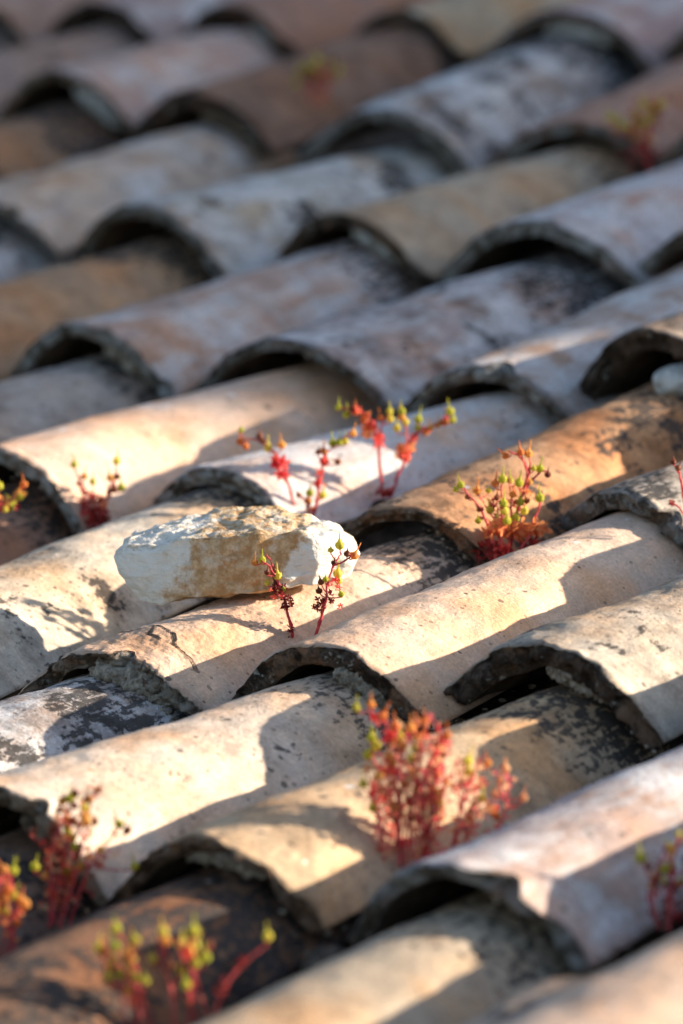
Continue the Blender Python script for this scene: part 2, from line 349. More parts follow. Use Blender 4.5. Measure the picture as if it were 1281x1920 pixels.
# looks: clay colour, pale bloom, dark lichen, dark upper end, rim colour, label
LOOK = {
 (0,-2): ((.22,.16,.12), .2, .6, .5, DKB, 'dark grey brown cover tile under the lowest plants at the left edge'),
 (1,-2): ((.25,.14,.08), .0, .85, .5, DKB, 'dark brown cover tile blotched with black, running down to the bottom left corner'),
 (2,-2): ((.52,.43,.30), .1, .12, .7, TANR, 'smooth khaki cover tile at the bottom, coming out from under the large white lipped mouth'),
 (3,-1): ((.68,.52,.38), .5, .05, .2, TANR, 'blurred cream and pink cover tile crossing the bottom right corner'),
 (-1,-1): ((.50,.46,.42), .9, .75, .7, GREY, 'white and blue grey speckled cover tile at the left edge below the cracked peach tile'),
 (0,-1): ((.72,.61,.47), .45, .34, .7, TANR, 'broad cream cover tile with a sunlit square patch, its mouth cut by the left edge'),
 (1,-1): ((.62,.47,.29), .05, .40, .8, BRN, 'tan cover tile with plant shadows on it, behind the largest red plant'),
 (2,-1): ((.47,.40,.37), .8, .25, .3, GREY, 'grey and white streaked cover tile with a wide mouth at the lower right'),
 (-2,0): ((.68,.61,.47), .45, .50, .6, DKB, 'yellowish cover tile with black specks left of the stone'),
 (-1,0): ((.74,.56,.40), .35, .26, .9, (.44, .38, .31), 'cracked peach coloured cover tile with broken layered mouth, carrying the stone'),
 (0,0): ((.78,.59,.42), .15, .12, .35, DKB, 'clean pinkish cream sunlit cover tile with dark brown mouth in the middle right'),
 (1,0): ((.57,.50,.38), .3, .56, .5, DKB, 'rough greyish cover tile with black stains and dark arched mouth at the right edge'),
 (-3,0): ((.40,.24,.16), .0, .25, .8, DKB, 'plain reddish brown cover tile at the left edge above the yellowish tile'),
 (-4,1): ((.52,.45,.37), .45, .45, .6, GREY, 'greyish buff cover tile in shade at the left edge, two above the reddish brown tile'),
 (-3,1): ((.76,.58,.43), .45, .08, .2, PALE, 'smooth peach and white cover tile, half sunlit, at the left edge'),
 (-2,1): ((.72,.62,.54), .85, .18, .5, PALE, 'whitewashed sunlit cover tile with thick white mouth, behind the stone'),
 (-1,1): ((.56,.33,.17), .0, .66, .7, BRN, 'orange brown cover tile mottled with black, right of the whitewashed tile'),
 (0,1): ((.52,.46,.36), .35, .66, .4, GREY, 'short looking lichen grey cover tile cut by the right edge above the clean cream tile'),
 (-5,2): ((.54,.36,.21), .15, .20, .8, BRN, 'orange tan cover tile without visible mouth at the left edge in shade'),
 (-4,2): ((.56,.43,.35), .65, .12, .8, PALE, 'pinkish cover tile with thick pale grey mouth, left of centre in the shade'),
 (-3,2): ((.52,.42,.37), .7, .62, .9, GREY, 'pinkish cover tile with blue black stains in the middle of the shaded part'),
 (-2,2): ((.52,.42,.34), .65, .15, .4, PALE, 'buff and rose cover tile with pale lip just above the orange brown tile'),
 (-1,2): ((.40,.35,.28), .3, .4, .4, DKB, 'raised dark rimmed cover tile with a white lump inside, at the right edge'),
 (-6,2): ((.45,.42,.40), .7, .3, .4, GREY, 'bluish white corner of a cover tile at the left edge beneath the cream one'),
 (-7,3): ((.44,.27,.15), .0, .6, .9, DKB, 'small orange and black piece of cover tile at the upper left edge'),
 (-6,3): ((.66,.54,.41), .55, .22, .2, GREY, 'blurred cream cover tile with grey smudges running from the left edge'),
 (-5,3): ((.55,.50,.38), .75, .45, .3, GREY, 'blurred yellow grey cover tile with blue grey lip stained black'),
 (-4,3): ((.56,.46,.32), .1, .2, .7, DKB, 'blurred plain khaki cover tile with dark brown mouth holding a pale lump'),
 (-3,3): ((.55,.42,.38), .8, .1, .3, PALE, 'blurred rose and white cover tile sweeping to the right edge'),
 (-2,3): ((.50,.42,.33), .3, .2, .3, GREY, 'blurred buff cover tile at the right edge, right of the rose one'),
 (-8,4): ((.42,.33,.27), .2, .2, .3, BRN, 'grey brown shaded cover tile at the upper left edge'),
 (-7,4): ((.60,.45,.37), .55, .0, .2, TANR, 'blurred pink cover tile with mauve top and yellowish lip at the upper left'),
 (-6,4): ((.33,.21,.14), .0, .45, .5, DKB, 'blurred dark chocolate brown cover tile at the upper centre'),
 (-5,4): ((.42,.41,.39), .7, .62, .9, GREY, 'largest blurred blue grey cover tile at the upper right'),
 (-4,4): ((.50,.31,.22), .1, .15, .3, GREY, 'blurred terracotta cover tile with grey lip behind the small upper right plant'),
 (-9,4): ((.42,.35,.3), .3, .3, .3, BRN, 'blurred cover tile whose far end shows at the upper left corner'),
 (-9,5): ((.44,.33,.27), .3, .2, .3, BRN, 'pinkish brown cover tile in the top left corner'),
 (-8,5): ((.46,.37,.34), .6, .1, .3, DKB, 'lilac grey cover tile in the top row, second from the left'),
 (-7,5): ((.42,.27,.20), .05, .1, .3, DKB, 'brown cover tile in the top row with a round pale lump under it'),
 (-6,5): ((.55,.45,.29), .1, .1, .3, DKB, 'khaki yellow cover tile in the top row'),
 (-5,5): ((.52,.38,.34), .6, .1, .3, GREY, 'mauve pink cover tile with grey lip in the top right corner'),
}
GROUP = 'clay cover tiles laid in courses on the roof'
def smoothval(k): return 2 if k[1] in (0,) else 1
tile_info = {}
for k, (u, v, hw, shear, h, L, yaw, roll, lz) in TILES.items():
    look = LOOK.get(k)
    fine = k in ((-1,0),(0,0),(1,0),(0,-1),(-2,1),(-1,1),(0,1),(-2,0),(1,-1),(-1,-1))
    NTH, NS = (72, 110) if fine else (44, 60)
    cracks = ()
    if k == (-1,0): NTH, NS = 130, 210; cracks = (((-.022, .050), (.000, .062), (.022, .052), (.030, .040), (.048, .036), (.058, .030)), ((.000, .062), (.006, .045), (.020, .040)))
    L2 = L+.065
    f = L2/L
    up_h = .045; dzn = -.022
    h1 = h+(up_h-h)*f; hw1 = hw+(hw*.80-hw)*f
    rough = {(-1,0):1.7, (0,0):1.25, (1,0):1.6}.get(k, 1.5 if k[1] >= 2 else 1.15)
    fl = {(2,-1):.004, (-3,2):.003, (0,-1):.002, (-4,2):.004}.get(k, 0.0)
    th = {(-1,0):.0125,(0,0):.017,(1,0):.02,(2,-1):.013,(-2,1):.017,(-1,2):.02,(-5,3):.013,(-2,2):.014}.get(k, random.Random(k[0]*5+k[1]*77).uniform(.0115, .0165))
    bm = arc_tile(hw, h, hw1, h1, L2, th, shear, k[0]*17+k[1]*101+1000, NTH, NS, rough, False, dzn*f, fl, cracks)
    if look is None: look = ((.55,.42,.3), .3, .3, .5, GREY, 'weathered cover tile outside the edge of the view')
    o = link('roof_tile', bm, CLAY)
    place = ROOF @ Matrix.Translation((u, v, lz*.6)) @ Matrix.Rotation(yaw, 4, 'Z') @ Matrix.Rotation(roll*.6, 4, 'Y')
    o.matrix_world = place
    shadef = .90 if k[1] >= 2 else .97  # deeper shade of the upper courses, put into their clay colour
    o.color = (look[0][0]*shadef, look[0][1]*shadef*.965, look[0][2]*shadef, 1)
    o['pale'] = float(look[1])+(.12 if k[1] >= 2 and look[1] > .2 else 0); o['dark'] = float(look[2])+(.20 if k[1] >= 3 else .20 if k[1] == 2 else .10); o['top'] = float(look[3]); o['rim_colour'] = [float(x) for x in look[4]]
    tag(o, look[5], 'roof tile', GROUP)
    tile_info[k] = (u, v, hw, shear, h, L, yaw, th, place)

# channel tiles (hollow side up) in the gaps between the columns
CH_LOOK = 'dark hollow channel tile lying in the gap between two columns of cover tiles'
for (i, j), T in list(tile_info.items()):
    if (i+1, j) not in tile_info: continue
    Q = tile_info[(i+1, j)]
    u = (T[0]+Q[0])/2; v = (T[1]+Q[1])/2-.05; yaw = (T[6]+Q[6])/2
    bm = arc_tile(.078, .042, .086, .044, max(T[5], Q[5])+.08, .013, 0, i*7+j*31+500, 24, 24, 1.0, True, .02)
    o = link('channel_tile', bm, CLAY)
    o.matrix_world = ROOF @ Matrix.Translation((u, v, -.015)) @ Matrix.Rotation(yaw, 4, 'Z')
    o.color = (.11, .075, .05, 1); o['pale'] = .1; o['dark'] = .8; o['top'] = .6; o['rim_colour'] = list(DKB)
    tag(o, CH_LOOK, 'roof tile', 'channel tiles between the columns of cover tiles')

# roof deck under the tiles: one closed slab with a lumpy dirt top
bm = bmesh.new()
n = 60
g = [[bm.verts.new((-5+10*i/n, -2+9*j/n, -.085+.006*N((i*.7, j*.7, 0)))) for j in range(n+1)] for i in range(n+1)]
for i in range(n):
    for j in range(n): bm.faces.new((g[i][j], g[i+1][j], g[i+1][j+1], g[i][j+1]))
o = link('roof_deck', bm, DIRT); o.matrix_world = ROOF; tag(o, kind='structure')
bm = bmesh.new(); bmesh.ops.create_grid(bm, x_segments=1, y_segments=1, size=150)
o = link('ground', bm, lump_material('dry ground', (.12, .10, .06, 1), (.20, .17, .11, 1), .4, .02)); o.location = (0, 0, -4.5); tag(o, kind='structure')

# ------------------------------------------------------------------ mortar in the mouths
def mortar(k, a0, a1, y0, rad, mat, label, seed, name='mortar_bead', squash=1.0, lift=0.0):
    u, v, hw, shear, h, L, yaw, th, place = tile_info[k]
    Rr = (hw*hw+h*h)/(2*h); ph = math.asin(hw/Rr); zc = h-Rr
    bm = bmesh.new(); rings = []; NR, NA = 110, 36
    for i in range(NR+1):
        t = i/NR; th_ = (a0+(a1-a0)*t)*ph
        rr = Rr-th-rad*.55-lift
        c = Vector((rr*math.sin(th_), y0+shear*rr*math.sin(th_), rr*math.cos(th_)+zc))
        nr = Vector((math.sin(th_), 0, math.cos(th_)))
        e = math.sin(math.pi*min(1, max(0, t)))**.35 if 0 < t < 1 else .02
        e = max(e, .02)*(1+.35*N((t*4, seed, 0), 1))
        ring = []
        for q in range(NA):
            a = 2*math.pi*q/NA
            d = nr*math.cos(a)*rad*e+Vector((0, 1, 0))*math.sin(a)*rad*1.3*squash*e
            P = c+d; P += d.normalized()*(.0030*FB(P, 80, seed, 4)+.0026*FB(P, 240, seed+2, 4)+.0012*N(P, 600, seed))
            ring.append(bm.verts.new(P))
        rings.append(ring)
    for a, b in zip(rings[:-1], rings[1:]):
        for q in range(NA): bm.faces.new((a[q], a[(q+1) % NA], b[(q+1) % NA], b[q]))
    bm.faces.new(rings[0]); bm.faces.new(rings[-1][::-1]); bmesh.ops.recalc_face_normals(bm, faces=bm.faces)
    o = link(name, bm, mat); o.matrix_world = place
    tag(o, label, 'mortar', 'lumps of mortar in the tile mouths')
mortar((-1,0), -.15, .78, .007, .0115, MORTAR, 'crumbly pale grey mortar in the broken mouth of the cracked peach tile', 3.1)
mortar((0,0), .05, .74, .009, .0095, MORTAR, 'grey mortar strip in the dark brown mouth just below the twin stemmed plant', 7.7)
mortar((1,0), -.15, .55, .012, .008, MORTAR, 'thin light mortar strip under the rough arched mouth at the right edge', 9.2)
mortar((1,-1), -.30, .50, .012, .007, MORTAR, 'blurred grey mortar under the tan tile mouth at the lower left', 11.2)
mortar((0,-1), .1, .85, .016, .011, MORTAR_B, 'dark brown mortar under the cream tile mouth at the left edge', 12.2)
mortar((-2,1), .0, .75, .020, .010, MORTAR_B, 'brown mortar inside the thick white mouth behind the stone', 14.2)
mortar((2,-1), -.1, .3, .05, .010, MORTAR_B, 'brown crust deep inside the wide mouth at the lower right', 15.2)
mortar((-4,3), .0, .75, .016, .012, MORTAR_W, 'blurred white mortar lump in the dark mouth of the khaki tile', 17.2)
mortar((-4,2), .1, .8, .016, .010, MORTAR, 'grey mortar along the right of the thick pale grey mouth left of centre', 18.2)
mortar((-7,4), .15, .9, .014, .013, MORTAR_W, 'blurred pale blue grey mortar in the mouth of the pink tile at the upper left', 19.2)
mortar((-6,4), -.1, .7, .016, .012, MORTAR_B, 'brown mortar in the mouth of the chocolate brown tile', 20.2)
mortar((-5,5), -.3, .5, .014, .010, MORTAR_W, 'blurred white mortar in the mouth of the top right tile', 22.2)

def pebble(name, pos, size, mat, label, seed, cat='stone', group=None):
    bm = bmesh.new(); bmesh.ops.create_icosphere(bm, subdivisions=4, radius=1)
    for v_ in bm.verts:
        d = v_.co.normalized(); f = 1+.22*N(d, 1.3, seed)+.07*FB(d, 4, seed, 4)
        v_.co = Vector((d.x*size[0], d.y*size[1], d.z*size[2]))*f
    o = link(name, bm, mat); o.matrix_world = ROOF @ Matrix.Translation(pos)
    tag(o, label, cat, group); return o

# ------------------------------------------------------------------ the big stone
def big_stone():
    cx, cy = 440, 1060; k = .000408
    A = [  # near outline, px: x, y, depth (m, away from the camera)
     (210,1040,.012),(222,1020,.020),(300,1018,.006),(345,1008,.002),(420,1006,-.003),(480,1000,-.004),(545,990,-.003),(572,1000,-.004),
     (592,1010,-.002),(590,1060,-.006),(578,1092,-.002),(500,1097,-.006),(440,1106,-.006),(380,1112,-.005),(300,1130,.004),(262,1122,.012),(240,1090,.012)]
    B = [ # far outline
     (250,1012,.060),(300,1000,.066),(350,980,.072),(420,966,.078),(470,963,.080),(530,966,.078),(560,982,.060),(600,984,.052),(640,1002,.046),(662,1022,.034),(672,1045,.030),(645,1080,.024),
     (640,1075,.05),(600,1085,.06),(480,1085,.07),(350,1100,.07),(270,1100,.06),(620,1000,.020),(630,1085,.018),(655,1040,.012)]
    pts = [Vector(((x-cx)*k, d, (cy-y)*k)) for x, y, d in A+B]
    bm = bmesh.new(); vs = [bm.verts.new(p) for p in pts]
    r = bmesh.ops.convex_hull(bm, input=vs)
    bmesh.ops.delete(bm, geom=[g for g in r['geom_interior'] if isinstance(g, bmesh.types.BMVert)], context='VERTS')
    bmesh.ops.triangulate(bm, faces=bm.faces)
    for _ in range(5):
        bmesh.ops.subdivide_edges(bm, edges=[e for e in bm.edges if e.calc_length() > .0035], cuts=1, use_grid_fill=True)
        bmesh.ops.triangulate(bm, faces=bm.faces)
    for _ in range(1): bmesh.ops.smooth_vert(bm, verts=bm.verts, factor=.5, use_axis_x=True, use_axis_y=True, use_axis_z=True)
    bm.normal_update(); lt = bm.verts.layers.float.new('top')
    moves = []
    for v_ in bm.verts:
        p = v_.co; nn = v_.normal
        # chipped facets: cells pushed in by steps
        c = noise.cell_vector(Vector((p.x*38+.3*N(p, 60), p.y*30, p.z*45+2)))
        F = noise.voronoi(p*34)[0]; d = .0012*N(p, 25, 4.4)+.0011*FB(p, 90, 1.1, 4)+.0035*min(.5, F[1]-F[0])-.0008+.0004*FB(p, 300, 2, 3)-.009*max(0, N(p, 30, 9.1)-.12)-.006*max(0, .1-abs(N(p, 26, 2.2)))+.0015*N((p.x, p.y, p.z*4), 60, 5)
        t = max(0, min(1, (nn.z-.45)*4)); v_[lt] = t
        d += t*.0014*FB(p, 170, 8, 4)
        moves.append((v_, nn*d))
    for v_, d in moves: v_.co += d
    bmesh.ops.smooth_vert(bm, verts=bm.verts, factor=.25, use_axis_x=True, use_axis_y=True, use_axis_z=True)
    o = link('stone', bm, STONE)
    # placed on the crest of the peach tile; local x is level, turned to lie across the tiles
    base = ROOF @ Vector((-.150, .118, .070))-right*.0065*1-Vector((0,0,.0085))
    ang = math.atan2(right.y, right.x)
    o.matrix_world = Matrix.Translation(base) @ Matrix.Rotation(ang, 4, 'Z')
    tag(o, 'big broken block of cream and ochre limestone lying on the roof tiles', 'stone')
big_stone()
pebble('stone', (-.140, .692, .036), (.018, .020, .013), MORTAR_W, 'pale grey lump under the raised dark rimmed tile at the right edge', 5.5)
pebble('stone', (-1.475, 1.965, .008), (.032, .05, .026), MORTAR_W, 'round blurred grey stone under the brown tile in the top row', 6.5)
pebble('stone', (.262, -.372, -.022), (.014, .020, .016), MORTAR_B, 'small brown stone wedged beneath the plants between the tan and the grey streaked tile', 8.5)
pebble('stone', (-.282, .362, -.004), (.022, .022, .014), MORTAR_B, 'small dark brown lump wedged between the whitewashed and the orange brown tile', 9.5)
pebble('stone', (-.285, -.06, -.012), (.024, .030, .020), MORTAR_B, 'dark crusty lump in the gap at the left edge below the yellowish tile', 10.5)

# ------------------------------------------------------------------ plants (small red stemmed cranesbills)
def capsule_mesh(name, L, r, beak, mat):
    bm = bmesh.new(); prof = [(0, .0004), (.0006, r*.55), (L*.18, r*.92), (L*.38, r), (L*.6, r*.78), (L*.8, r*.42), (L, r*.2), (L+beak*.5, r*.14), (L+beak, .00015)]
    rings = []
    for z, rr in prof:
        rings.append([bm.verts.new((rr*(1+.10*(q % 2))*math.cos(2*math.pi*q/10), rr*(1+.10*(q % 2))*math.sin(2*math.pi*q/10), z)) for q in range(10)])
    for a, b in zip(rings[:-1], rings[1:]):
        for q in range(10): bm.faces.new((a[q], a[(q+1) % 10], b[(q+1) % 10], b[q]))
    bm.faces.new(rings[0][::-1]); bm.faces.new(rings[-1])
    for q in range(5):       # sepal tips standing off the capsule
        a = 2*math.pi*q/5; d = Vector((math.cos(a), math.sin(a), 0)); s = Vector((-d.y, d.x, 0))
        p0 = d*r*.6+Vector((0, 0, .0008)); p1 = d*r*1.10+s*r*.40+Vector((0, 0, L*.40)); p2 = d*r*1.10-s*r*.40+Vector((0, 0, L*.40)); p3 = d*r*.95+Vector((0, 0, L*.80))
        vs = [bm.verts.new(p) for p in (p0, p1, p3, p2)]; bm.faces.new(vs)
    me = bpy.data.meshes.new(name); bm.to_mesh(me); bm.free(); me.materials.append(mat)
    for p in me.polygons: p.use_smooth = True
    return me
CAPS = {'g': capsule_mesh('seed_capsule', .0078, .0029, .0060, CAP_G), 'o': capsule_mesh('seed_capsule', .0068, .0028, .0060, CAP_O),
        'b': capsule_mesh('seed_capsule', .0058, .0024, .0030, CAP_B), 's': capsule_mesh('seed_capsule', .0048, .0021, .0012, CAP_G), 't': capsule_mesh('seed_capsule', .0060, .0023, .0040, LEAF_TAN)}

def tube(bm, pts, r0, r1, rnd, wob=.0006):
    P = []
    n = len(pts)
    for i in range(n-1):       # catmull-rom
        p0 = pts[max(0, i-1)]; p1 = pts[i]; p2 = pts[i+1]; p3 = pts[min(n-1, i+2)]
        for s in range(5):
            t = s/5; P.append(.5*((2*p1)+(p2-p0)*t+(2*p0-5*p1+4*p2-p3)*t*t+(3*p1-p0-3*p2+p3)*t**3))
    P.append(pts[-1]); m_ = len(P); rings = []
    for i, p in enumerate(P):
        d = (P[min(m_-1, i+1)]-P[max(0, i-1)]).normalized(); a = d.orthogonal().normalized(); b = d.cross(a)
        r = r0+(r1-r0)*i/(m_-1); r *= 1+.18*rnd.random()+(.35 if i % 5 == 0 and 0 < i < m_-1 else 0)
        p = p+Vector((rnd.uniform(-wob, wob), rnd.uniform(-wob, wob), 0))
        rings.append([bm.verts.new(p+(a*math.cos(q*math.pi/3)+b*math.sin(q*math.pi/3))*r) for q in range(6)])
    for i in range(m_-1):
        A = rings[i]; B = rings[i+1]
        # match rings by nearest start vertex so the tube never twists
        k = min(range(6), key=lambda s: (B[s].co-A[0].co).length)
        for q in range(6): bm.faces.new((A[q], A[(q+1) % 6], B[(q+1+k) % 6], B[(q+k) % 6]))
    return P
def leaf(bm, c, R, nrm, rnd, curl=.5, lobes=5, mat=0):
    nrm = nrm.normalized(); a = nrm.orthogonal().normalized(); a = Matrix.Rotation(rnd.uniform(0, 6.3), 3, nrm) @ a; b = nrm.cross(a)
    cv = bm.verts.new(c); ring = []; n = lobes*6
    for q in range(n):
        ph = 2*math.pi*q/n
        w = abs(math.cos(lobes*ph/2)); r = R*(.36+.64*w**.8)*(1+.22*math.sin(lobes*3*ph)*w)*rnd.uniform(.9, 1.08)
        if abs(ph-math.pi) < .35: r *= .35
        z = curl*R*((r/R)**2)*.6*math.sin(ph*2+1)+curl*R*.35*(r/R)**2+rnd.uniform(-.05, .05)*R
        ring.append(bm.verts.new(c+a*math.cos(ph)*r+b*math.sin(ph)*r+nrm*z))
    for q in range(n):
        f = bm.faces.new((cv, ring[q], ring[(q+1) % n])); f.material_index = mat
PGROUP = 'small red plants growing between the roof tiles'
cam_yaw = math.atan2(right.y, right.x)
def plant(name_label, pos, bp, mpp, stems, caps, leaves, seed, cat='plant', thin=1.0):
    """pos: roof coordinates of the root; stems/caps/leaves are drawn in the plant's own upright plane, in units of mpp metres from bp"""
    rnd = random.Random(seed)
    root = bpy.data.objects.new('plant', None); COL.objects.link(root); root.empty_display_size = .02
    root.matrix_world = Matrix.Translation(ROOF @ Vector(pos)) @ Matrix.Rotation(cam_yaw, 4, 'Z')
    tag(root, name_label, cat, PGROUP)
    def V(x, y, d=0.0): return Vector(((x-bp[0])*mpp, d, (bp[1]-y)*mpp))
    allp = []; k = 0
    for st in stems:
        bm = bmesh.new(); r0 = (.00125 if len(st) > 3 else .0007)*thin
        tip = rnd.uniform(-.014, .014); n = len(st)
        off = rnd.uniform(-.006, .006)
        pts = [V(x, y, off+tip*i/(n-1)) for i, (x, y) in enumerate(st)]
        P = tube(bm, pts, r0, .00048, rnd)
        allp += P
        link('stem', bm, STEM, root)
    def near(p):
        return min(allp, key=lambda q: (q.x-p.x)**2+(q.z-p.z)**2)
    for x, y, kind, lean in caps:
        p = V(x, y+8); q = near(p); p.y = q.y+rnd.uniform(-.003, .003)
        if (p-q).length > .0015:
            lo = Vector((q.x, q.y, min(q.z, p.z)-.002)); lo = min(allp, key=lambda s: (s-lo).length)
            bmp = bmesh.new(); tube(bmp, [lo, (lo+p)/2+Vector((0, 0, -.0006)), p], .00045, .0004, rnd, .0001); link('flower_stalk', bmp, STEM, root)
        o = bpy.data.objects.new('seed_capsule', CAPS[kind]); COL.objects.link(o); o.parent = root
        o.location = p; o.rotation_euler = (rnd.uniform(-.25, .25), lean+rnd.uniform(-.1, .1), rnd.uniform(0, 6)); o.scale = [rnd.uniform(.85, 1.12)]*3
    groups = {}
    for x, y, rx, ry, cnt, size, mat in leaves: groups.setdefault(mat.name, (mat, []))[1].append((x, y, rx, ry, cnt, size))
    for mn, (mat, L) in groups.items():
        bm = bmesh.new()
        for x, y, rx, ry, cnt, size in L:
            for _ in range(cnt):
                a = rnd.uniform(0, 6.28); q = math.sqrt(rnd.random())
                p = V(x+math.cos(a)*q*rx, y+math.sin(a)*q*ry); s = near(p); p.y = s.y+rnd.uniform(-1, 1)*min(.02, .5*rx*mpp+.002)
                leaf(bm, p, size*mpp*rnd.uniform(.7, 1.25), Vector((rnd.uniform(-1, 1), rnd.uniform(-1, .3), rnd.uniform(-.5, 1))), rnd, rnd.uniform(.3, 1.1), 5)
        link('foliage', bm, mat, root, smooth=False)
    return root
DR, RD, OR, TN = LEAF_DRY, LEAF_RED, LEAF_ORANGE, LEAF_TAN
plant('twin stemmed red plant with dried leaves in front of the right end of the stone', (-.097, .104, .006), (570,1212), .000392,
 [[(553,1212),(545,1165),(536,1125),(522,1085),(507,1055),(490,1042)], [(583,1212),(600,1160),(609,1130),(616,1090),(628,1052),(642,1032)], [(522,1085),(516,1062),(500,1035)], [(628,1052),(648,1042),(660,1030)], [(616,1090),(634,1078)]],
 [(478,1045,'o',-.15),(493,1042,'g',.1),(502,1062,'b',-.3),(514,1066,'b',.1),(522,1073,'g',0),(502,1084,'s',-.4),(533,1096,'s',.2),(522,1088,'b',.4),
  (621,1024,'s',-.2),(638,1018,'g',0),(651,1027,'b',.25),(661,1031,'o',.5),(627,1047,'b',-.3),(633,1073,'g',.2),(638,1084,'g',.4),(604,1084,'b',-.3),(611,1078,'s',0),(643,1105,'s',.3),(600,1100,'b',-.4)],
 [(525,1095,12,14,14,6,DR),(537,1125,12,18,22,6.5,DR),(545,1185,7,18,14,7,DR),(520,1105,16,12,8,5,RD),(600,1130,12,12,16,6.5,DR),(617,1115,12,14,14,6,DR),(628,1092,10,14,9,5,RD),(640,1130,6,5,4,5,RD)], 1)
plant('red plant with two arching stems growing from the seam right behind the stone', (-.292, .380, .002), (548,980), .000423,
 [[(548,982),(530,960),(513,922),(502,880),(480,842),(445,820),(420,826)], [(550,982),(562,930),(569,890),(576,850),(592,830),(628,800)], [(548,978),(545,940),(532,918)], [(555,975),(560,940),(572,920)]],
 [(418,824,'o',.1),(420,800,'s',0),(427,832,'o',0),(470,836,'g',0),(497,830,'o',.1),(455,812,'b',.6),(463,820,'b',-.6),(563,836,'b',-.2),(575,836,'o',0),(592,822,'g',0),(602,819,'g',.2),(615,818,'g',.1),(607,852,'b',1.2),(628,802,'o',.3),(531,915,'b',-.5),(549,915,'g',0),(572,918,'g',.1),(545,930,'o',0)],
 [(492,866,10,12,7,12,RD),(497,884,9,8,5,11,RD),(485,858,6,5,3,10,RD),(567,888,5,14,6,11,RD),(574,862,6,10,6,8,RD),(562,902,4,5,3,8,RD),(492,953,16,5,6,9,RD),(520,960,12,6,5,8,DR),(552,955,8,14,8,6,OR),(548,975,10,6,5,8,RD),(545,935,5,8,5,5,DR),(480,845,5,5,4,6,OR)], 2)
plant('tallest pair of red stems with scarlet leaves and yellow buds, on the whitewashed tile', (-.270, .455, .004), (727,936), .000426,
 [[(722,938),(718,890),(713,845),(702,800),(690,780),(665,770),(642,768)], [(736,938),(748,905),(762,870),(767,845),(785,818),(812,805),(838,792),(850,782)], [(713,845),(722,800),(738,778)], [(767,845),(765,800),(758,778)]],
 [(638,766,'g',-.1),(653,780,'g',-.1),(672,775,'o',0),(686,786,'o',.2),(735,776,'g',0),(757,774,'g',.05),(719,787,'o',.1),(736,790,'g',0),(747,806,'g',0),(765,794,'g',.2),(787,792,'g',.1),(758,784,'o',0),(850,778,'g',.1),(839,797,'o',-.2),(826,800,'o',0),(814,806,'o',.2),(852,792,'g',.3),(800,814,'o',.5),(662,766,'b',-.5),(788,806,'g',.4)],
 [(695,808,14,12,12,12,OR),(713,830,10,14,12,9,RD),(690,785,10,8,6,8,OR),(672,772,8,5,4,8,RD),(706,800,9,9,5,9,RD),(768,853,15,13,12,12,OR),(762,862,9,8,5,10,RD),(780,826,8,8,6,8,RD),(800,812,7,6,4,8,RD),(722,926,13,8,10,8,DR),(735,930,12,7,8,8,RD),(840,792,5,4,3,6,RD),(757,843,6,6,4,8,OR)], 3)
plant('bushy plant with many yellow green buds between the orange brown and lichen grey tiles', (-.066, .322, 0), (955,1070), .000405,
 [[(945,1070),(930,1010),(912,960),(885,925),(872,905)], [(950,1070),(950,1000),(950,950),(949,905)], [(960,1070),(975,990),(990,930),(1020,890),(1035,888)], [(962,1070),(1000,1010),(1022,950),(1024,935)], [(990,930),(1000,890),(985,860),(962,848)], [(990,930),(1003,880),(999,850)], [(950,1000),(925,960),(905,930)], [(960,1040),(968,960),(965,900)], [(1000,890),(988,865),(985,845)], [(955,1040),(935,990),(915,975),(905,972)]],
 [(985,848,'o',0),(962,852,'o',-.8),(998,852,'o',.1),(875,908,'g',-.2),(867,915,'s',-.6),(903,924,'o',.1),(888,930,'b',-.2),(950,898,'g',0),(936,905,'o',-.1),(966,905,'g',.1),(981,908,'g',.2),(1020,882,'g',.3),(1036,892,'b',.1),(1010,878,'s',0),(1022,938,'g',0),(907,975,'g',-.9),(952,945,'g',0),(956,958,'g',.3),(991,962,'g',.3),(925,923,'s',0),(912,952,'b',-.7),(940,930,'b',0),(970,930,'o',.4),(985,945,'g',0),(930,960,'g',-.3),(975,975,'g',.2),(958,978,'g',-.1),(1003,905,'o',.3),(938,985,'g',-.2),(1000,940,'b',.5)],
 [(940,995,22,12,8,17,OR),(975,1000,18,16,8,20,OR),(1015,1000,18,14,8,18,OR),(930,1040,24,16,12,17,DR),(965,1040,22,14,10,17,RD),(1005,1035,20,18,10,16,DR),(945,1060,22,12,10,14,RD),(960,960,30,22,16,7,DR),(990,925,20,16,10,7,OR),(925,950,20,16,8,7,DR),(948,1060,12,8,4,11,CAP_G)], 4)
plant('thin dark red plant with few yellow buds on the seam left of the whitewashed tile', (-.472, .334, 0), (180,1000), .000429,
 [[(178,1002),(165,960),(150,915),(140,880)], [(182,1002),(195,950),(208,915),(218,875)], [(180,1000),(182,960),(172,925)]],
 [(138,872,'g',0),(148,905,'b',0),(218,862,'g',0),(208,893,'o',0),(228,912,'g',.4),(172,905,'g',0),(218,890,'b',.3),(157,892,'o',.2),(212,912,'b',0)],
 [(160,925,8,18,8,7,DR),(208,918,10,12,9,8,DR),(180,955,28,18,22,11,DR),(182,985,24,14,20,12,DR),(172,965,18,10,8,10,RD),(190,940,12,12,6,7,OR)], 5)
